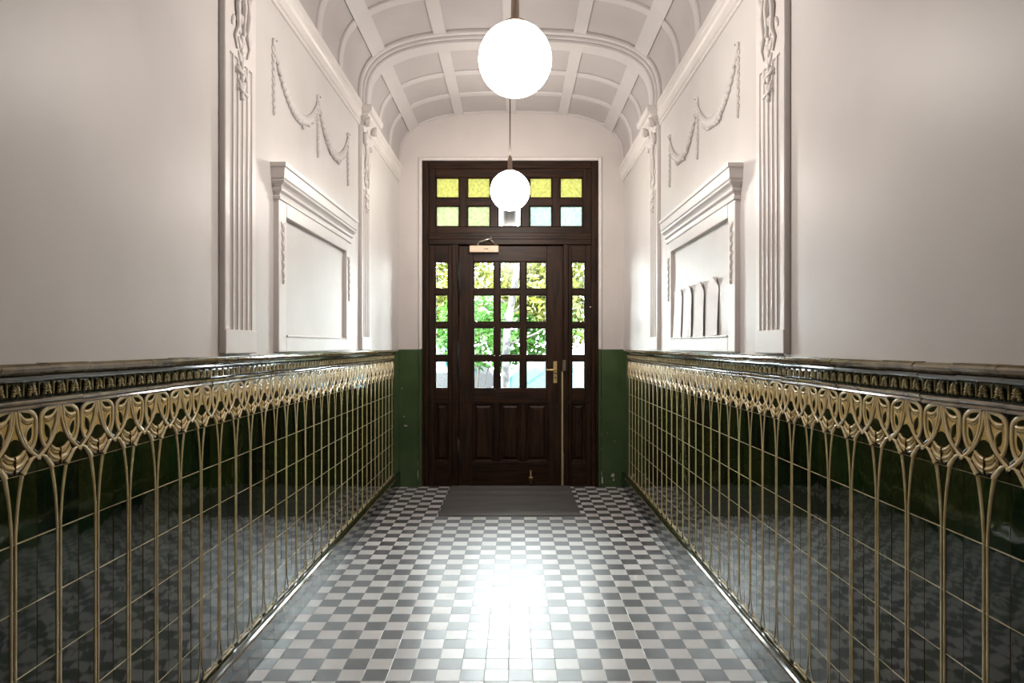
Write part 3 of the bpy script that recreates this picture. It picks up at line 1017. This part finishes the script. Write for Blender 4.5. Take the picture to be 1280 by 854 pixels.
# hinges
for ya, yb in ((473, 428), (583, 549), (362, 326)):
    mb = MB(); zc0, zc1 = Z_(ya), Z_(yb); hxx = XL0-.006
    mb.tube([(hxx, YL-.010, zc0), (hxx, YL-.010, zc1)], .010, M['iron'], 10)
    for zz in (zc0, zc1): mb.ell((hxx, YL-.010, zz), ((.011, 0, 0), (0, .011, 0), (0, 0, .018)), M['iron'])
    mb.box(hxx, hxx+.022, YL-.004, YL+.002, zc0+.02, zc1-.02, M['iron'], .001)
    mb.build('hinge', parent=door)
# door closer
mb = MB(); cx0, cx1, cz0, cz1 = X_(587, 6.65), X_(623.2, 6.65), Z_(315.3, 6.65), Z_(307, 6.65)
mb.box(cx0, cx1, YL-.055, YL, cz0, cz1, M['beige'], .004)
closer = mb.build('door_closer', parent=door)
mb = MB(); zc = (cz0+cz1)/2; xm = cx0+(cx1-cx0)*.525
mb.box(xm-.006, xm+.004, YL-.0565, YL-.054, zc-.005, zc+.007, M['mark_red']); mb.box(xm+.010, xm+.034, YL-.0565, YL-.054, zc-.004, zc+.003, M['mark'])
mb.build('maker_mark', parent=closer)
mb = MB(); z1 = cz1+.012
mb.tube([(cx0+.08, YL-.03, cz1), (cx0+.08, YL-.03, z1+.01)], .009, M['steel'], 10)
mb.tube([(cx0+.08, YL-.03, z1), (cx0+.08, YL-.03, z1+.014)], .011, M['steel'], 12)
mb.tube([(cx0+.10, YL-.10, z1+.018), (cx0+.19, YL-.085, z1+.045), (cx0+.205, YL-.07, z1+.056)], [.006, .008, .009], M['steel'], 8)
mb.tube([(cx0+.08, YL-.03, z1+.012), (cx0+.10, YL-.10, z1+.018)], .007, M['steel'], 8)
mb.tube([(cx0+.205, YL-.07, z1+.072), (cx0+.205, YL-.07, z1+.036)], .009, M['steel'], 10)
mb.tube([(cx0+.205, YL-.07, z1+.034), (cx0+.235, YL-.03, z1+.016), (cx0+.25, YL-.012, z1+.014)], [.007, .008, .007], M['steel'], 8)
mb.box(cx0+.228, cx0+.268, YL-.018, YL-.004, z1+.002, z1+.026, M['steel'], .004)
mb.build('closer_arm', parent=closer)
# kick-down door holder
mb = MB(); kx = X_(663.4)
mb.box(kx-.020, kx+.020, YL-.006, YL+.001, .055, .095, M['old_brass'], .003)
mb.tube([(kx, YL-.016, .145), (kx, YL-.016, .02)], [.006, .009], M['old_brass'], 10)
mb.ell((kx, YL-.014, .148), ((.011, 0, 0), (0, .010, 0), (0, 0, .011)), M['old_brass'])
mb.lathe([(.010, 0), (.016, .004), (.016, .016), (.010, .020)], (kx, YL-.018, .012), M['rubber'], 12)
mb.lathe([(.013, 0), (.013, .022), (.010, .026)], (kx, YL-.016, .066), M['old_brass'], 12)
mb.build('door_holder', parent=door)
# threshold
mb = MB(); mb.box(DX0+.03, DX1-.03, YF-.01, 6.84, 0, .010, M['wood_h'], .003); mb.build('trim_8', kind='structure')

# ------------------------------------------------------------------ doormat
mb = MB(); mb.box(-.578, .568, 5.52, 6.672, 0.0005, .010, M['mat'], .004)
for k in range(46):
    y = 5.535+k*.0248
    mb.box(-.57, .56, y, y+.011, .009, .0125, M['mat'], .002)
mat_o = mb.build('doormat')
tag(mat_o, 'flat dark grey ribbed doormat lying on the checkered floor before the door', 'doormat')

# ------------------------------------------------------------------ pendant lamps
def make_pendant(x, y, label):
    R_ = .158; zc = 2.603
    t = thing('pendant_lamp', label, 'lamp', (x, y, zc-R_), 'opal globe pendants along the corridor')
    def prt(mb, name): localise(mb.build(name), t)
    mb = MB(); mb.lathe([(max(.002, R_*math.sin(PI*i/28)), -R_*math.cos(PI*i/28)) for i in range(27)]+[(.045, R_*.958)], (x, y, zc), M['globe'], 40); prt(mb, 'globe')
    mb = MB(); z0 = zc+R_*.94
    mb.lathe([(.052, 0), (.054, .006), (.050, .012), (.022, .016), (.019, .025), (.0175, .105), (.013, .122), (.007, .130)], (x, y, z0), M['copper'], 24); prt(mb, 'holder')
    zt = vz(x)-.018
    mb = MB(); mb.tube([(x, y, z0+.10), (x, y, zt-.03)], .0055, M['rod'], 10); prt(mb, 'rod')
    mb = MB(); mb.lathe([(.010, -.052), (.030, -.045), (.050, -.028), (.056, -.004), (.056, .002)], (x, y, zt), M['copper'], 24); prt(mb, 'canopy')
    return t
make_pendant(.036, 3.0, 'glowing white globe lamp on a rod, the one nearer the viewer')
make_pendant(-.002, 5.54, 'glowing white globe lamp hanging just before the entrance door')

# ------------------------------------------------------------------ pinned sheets
def make_sheet(yc, wd, label, curl, tilt):
    nx, nz = 10, 14; Hh = .297; z0 = 1.416
    V = []; sd = 1; wl = Wall(1)
    def p_at(a, b):
        bow = .004*(1-(2*a-1)**2)*b
        c1 = curl*max(0, (abs(2*a-1)-.55)/.45)**2*max(0, (b-.84)/.16)*(1 if a < .5 else .7)
        return .006+.012*(1-b)+.004*math.sin(3*a+yc*5)*b+c1
    th = .0006
    for layer in (0, 1):
        for i in range(nz+1):
            for k in range(nx+1):
                a, b = k/nx, i/nz
                V.append((yc+(a-.5)*wd*(1-.05*math.sin(PI*b)), p_at(a, b)+layer*th, z0+b*Hh+(tilt*(a-.5))))
    Nn = (nx+1)*(nz+1); Fc = []
    for i in range(nz):
        for k in range(nx):
            q = i*(nx+1)+k
            f = (q, q+1, q+nx+2, q+nx+1)
            Fc.append(f); Fc.append(tuple(x+Nn for x in f)[::-1])
    wl.add(V, Fc, M['paper'], True)
    o = wl.mb.build('paper_sheet')
    tag(o, label, 'paper', 'sheets pinned in the right wall panel')
make_sheet(4.40, .212, 'white paper sheet pinned in the wall panel, nearest to the door', .012, .004)
make_sheet(4.155, .212, 'white paper sheet pinned in the wall panel, second from the door', .020, -.003)
make_sheet(3.895, .212, 'white paper sheet pinned in the wall panel, third from the door', .030, .002)
make_sheet(3.635, .212, 'white paper sheet pinned in the wall panel, farthest from the door', .036, -.004)

# ------------------------------------------------------------------ outside the door
GZ = -.22
mb = MB(); mb.box(-3, 3, 6.86, 7.9, GZ-.1, -.02, M['paving'], .01); mb.box(-3, 3, 7.9, 8.25, GZ-.1, -.09, M['paving'], .01); mb.box(-3, 3, 8.25, 8.6, GZ-.1, -.15, M['paving'], .01)
mb.build('entrance_step', kind='structure')
mb = MB(); mb.box(-14, 14, 6.86, 30, GZ-.3, GZ-.1, M['asphalt']); mb.build('street', kind='structure')
mb = MB(); mb.box(-14, 14, 8.6, 11.0, GZ-.1, GZ, M['paving'], .01); mb.build('pavement', kind='structure')
mb = MB(); mb.box(-14, 14, 19, 30, GZ-.1, GZ+.05, M['lawn']); mb.build('verge', kind='structure')

def leaves(mb, c, r, nl, size, mat, hollow=.35):
    for _ in range(nl):
        while True:
            d = Vector((random.uniform(-1, 1), random.uniform(-1, 1), random.uniform(-1, 1)))
            if hollow < d.length < 1: break
        p = Vector((c[0]+d.x*r[0], c[1]+d.y*r[1], c[2]+d.z*r[2]))
        a = Vector((random.gauss(0, 1), random.gauss(0, 1), random.gauss(0, .6))).normalized()
        b = a.cross(Vector((random.gauss(0, 1), random.gauss(0, 1), random.gauss(0, 1)))).normalized()
        nrm = a.cross(b)
        s = size*random.uniform(.6, 1.3)
        V = [p-a*s, p-a*s*.2+b*s*.45+nrm*s*.12, p+a*s, p-a*s*.2-b*s*.45+nrm*s*.12, p-a*s*.1]
        mb.add(V, [(0, 4, 1), (1, 4, 2), (2, 4, 3), (3, 4, 0)], mat)
def make_tree(x, y, r, hgt, label, crowns, bark, lean=0.0, branches=()):
    t = thing('tree', label, 'tree', (x, y, GZ-.1 if y > 11 and y < 19 else GZ))
    z0 = t.location.z
    mb = MB(); pts = [(x+lean*k*k*.04+.03*math.sin(k*1.7), y, z0+hgt*k/6) for k in range(7)]
    mb.tube(pts, [r*1.35, r*1.05, r, r*.95, r*.85, r*.7, r*.5], bark, 12)
    localise(mb.build('trunk'), t)
    for (bz, dx, dy, dz) in branches:
        mb = MB(); mb.tube([(x, y, bz), (x+dx*.5, y+dy*.5, bz+dz*.4), (x+dx, y+dy, bz+dz)], [r*.38, r*.28, r*.12], M['twig'], 8)
        localise(mb.build('branch'), t)
    mb = MB()
    for (cx, cy, cz, rx, ry, rz, nl, sz, mt, *hl) in crowns: leaves(mb, (cx, cy, cz), (rx, ry, rz), nl, sz, M[mt], *hl)
    localise(mb.build('foliage'), t)
make_tree(-.12, 10.2, .055, 3.6, 'pale mottled tree trunk right behind the middle door panes',
          [(.5, 10.4, 2.15, .55, .4, .30, 150, .06, 'leaf_lime'), (-.75, 10.5, 2.3, .5, .4, .22, 110, .06, 'leaf_lime'), (.9, 10.6, 1.75, .4, .4, .25, 90, .05, 'leaf_green')], M['bark'], .2,
          [(1.75, .35, .1, .35), (2.0, -.5, .2, .5), (1.35, .9, .3, .45)])
make_tree(-2.2, 19.9, .12, 3.6, 'leafy tree beyond the left door panes', [(-2.0, 19.6, 2.9, 2.0, 1.0, 1.6, 3600, .12, 'leaf_lime', .0)], M['twig'])
make_tree(2.6, 18.0, .12, 3.8, 'leafy tree beyond the right door panes', [(2.3, 17.4, 2.8, 2.1, 1.0, 1.5, 3800, .12, 'leaf_lime', .0), (.35, 17.6, 3.0, .85, .6, .9, 1300, .12, 'leaf_lime', .0)], M['twig'])
def make_bush(c, r, nl, mt, label, sz=.07):
    t = thing('bush', label, 'bush', (c[0], c[1], GZ))
    mb = MB(); leaves(mb, c, r, nl, sz, M[mt], .1); localise(mb.build('foliage'), t)
    mb = MB()
    for k in range(5):
        a = k*1.256; mb.tube([(c[0]+.03*math.cos(a), c[1]+.03*math.sin(a), GZ-.01), (c[0]+r[0]*.5*math.cos(a), c[1]+r[1]*.5*math.sin(a), c[2])], [.02, .008], M['twig'], 6)
    localise(mb.build('stem'), t)
make_bush((-.75, 13.6, 1.65), (.85, .5, .78), 1900, 'leaf_green', 'dense bright green bush seen through the left door panes')
make_bush((-2.15, 12.2, .75), (.5, .5, .75), 450, 'leaf_dark', 'dark green bush seen through the left sidelight')
make_bush((2.5, 15.0, .9), (.9, .5, 1.0), 1600, 'leaf_green', 'green bush seen beyond the right sidelight', .08)
make_bush((.6, 21.5, 1.9), (1.45, .8, 2.05), 3200, 'leaf_green', 'tall green shrub in the distance behind the middle door panes', .13)
make_bush((-2.9, 22.0, 1.8), (1.6, .8, 1.95), 2600, 'leaf_dark', 'tall dark shrub in the distance left of the trunk', .13)
make_bush((4.0, 22.0, 1.8), (1.6, .8, 1.95), 2600, 'leaf_dark', 'tall dark shrub in the distance right of the door', .13)

def make_car(x, y, L_, paint, label, hgt=1.42):
    """side-on parked car, length along x"""
    t = thing('car', label, 'car', (x, y, GZ-.1))
    z0 = GZ-.1; wd = 1.7
    body = [(-.50, .30), (-.50, .62), (-.47, .74), (-.30, .84), (-.24, .86), (.38, .90), (.47, .86), (.50, .70), (.50, .30)]
    roof = [(-.26, .84), (-.12, 1.36), (-.04, 1.42), (.24, 1.42), (.34, 1.32), (.45, .88)]
    def ext(prof, y0, y1, inset, mat, name, sc=1):
        mb = MB(); n_ = len(prof); k = hgt/1.42
        V = [(x+a*L_, y0, z0+b*k) for a, b in prof]+[(x+a*L_, y1, z0+b*k) for a, b in prof]
        V = [(vx, vy+(inset*(1 if i < n_ else -1)*max(0, (vz_-z0-.85*k)/.57)), vz_) for i, (vx, vy, vz_) in enumerate(V)]
        mb.add(V, [(i, (i+1) % n_, n_+(i+1) % n_, n_+i)[::-1] for i in range(n_)]+[tuple(range(n_)), tuple(range(n_, 2*n_))[::-1]], mat)
        o = mb.build(name); localise(o, t); return o
    ext(body, y-wd/2, y+wd/2, 0, paint, 'body')
    ext(roof, y-wd/2+.02, y+wd/2-.02, .16, paint, 'roof')
    k = hgt/1.42
    for sg in (-1, 1):
        for quad in (((-.225, .88), (-.12, 1.30), (.06, 1.34), (.06, .89)), ((.085, .89), (.085, 1.34), (.23, 1.34), (.30, 1.29), (.385, .91))):
            mb = MB(); V = []
            for a, b in quad:
                V.append((x+a*L_, y+sg*(wd/2-.02-.16*max(0, (b-.85)/.57)+.006), z0+b*k))
            f = tuple(range(len(V)))
            V2 = [(p[0], p[1]-sg*.012, p[2]) for p in V]; nn = len(V)
            fs = [f, tuple(i+nn for i in f)[::-1]]+[(i, (i+1) % nn, nn+(i+1) % nn, nn+i) for i in range(nn)]
            mb.add(V+V2, fs, M['car_glass'])
            localise(mb.build('side_window'), t)
        mb = MB(); mb.box(x-.49*L_, x+.49*L_, y+sg*(wd/2-.004), y+sg*(wd/2+.018), z0+.50*k, z0+.57*k, M['rubber'], .006); localise(mb.build('rub_strip'), t)
        for a in (-.31, .31):
            mb = MB(); yy = y+sg*(wd/2-.10)
            mb.lathe([(.2, -.11), (.30, -.10), (.32, -.06), (.32, .06), (.30, .10), (.2, .11)], (x+a*L_, yy, z0+.32), M['rubber'], 24, 'y')
            w_o = mb.build('wheel'); localise(w_o, t)
            mb = MB(); mb.lathe([(.02, -.125), (.19, -.118), (.20, -.10), (.20, .10), (.19, .118), (.02, .125)], (x+a*L_, yy, z0+.32), M['steel'], 20, 'y')
            hc = mb.build('hub_cap'); hc.data.transform(Matrix.Translation(-t.location)); hc.parent = w_o
make_car(.62, 12.6, 4.1, M['silver'], 'silver car parked behind the lower right door panes')
make_car(-2.5, 15.4, 4.6, M['white_paint'], 'white van-like car parked across the street, left of the trunk', 1.75)
# railing outside, left
t = thing('railing', 'thin green metal railing outside, low behind the left door panes', 'railing', (-1.4, 11.0, GZ))
mt_ = plain('railing_green', (.02, .05, .015), .5)
for zz in (.28, .62):
    mb = MB(); mb.tube([(-2.6, 10.9, zz), (-.35, 10.9, zz)], .016, mt_, 8); localise(mb.build('rail'), t)
for k in range(10):
    mb = MB(); xx = -2.6+k*.25; mb.tube([(xx, 10.9, GZ-.005), (xx, 10.9, .62)], .011, mt_, 6); localise(mb.build('baluster'), t)
# lantern that hangs outside behind the middle transom pane
a, b = px(637, 270, 7.0)
t = thing('outdoor_lantern', 'dark lantern hanging outside behind the middle transom pane', 'lantern', (a, 7.0, b-.12))
mb = MB(); mb.lathe([(.02, -.13), (.055, -.12), (.085, -.09), (.095, .0), (.095, .10), (.06, .14), (.02, .16)], (a, 7.0, b), M['lantern'], 24); localise(mb.build('housing'), t)
mb = MB(); mb.tube([(a, 7.0, b+.15), (a, 7.0, b+.26), (a, 6.86, b+.28)], .012, M['lantern'], 8); localise(mb.build('bracket'), t)
mb = MB(); mb.ell((a, 7.0, b-.13), ((.05, 0, 0), (0, .05, 0), (0, 0, .03)), M['white_paint']); localise(mb.build('diffuser'), t)
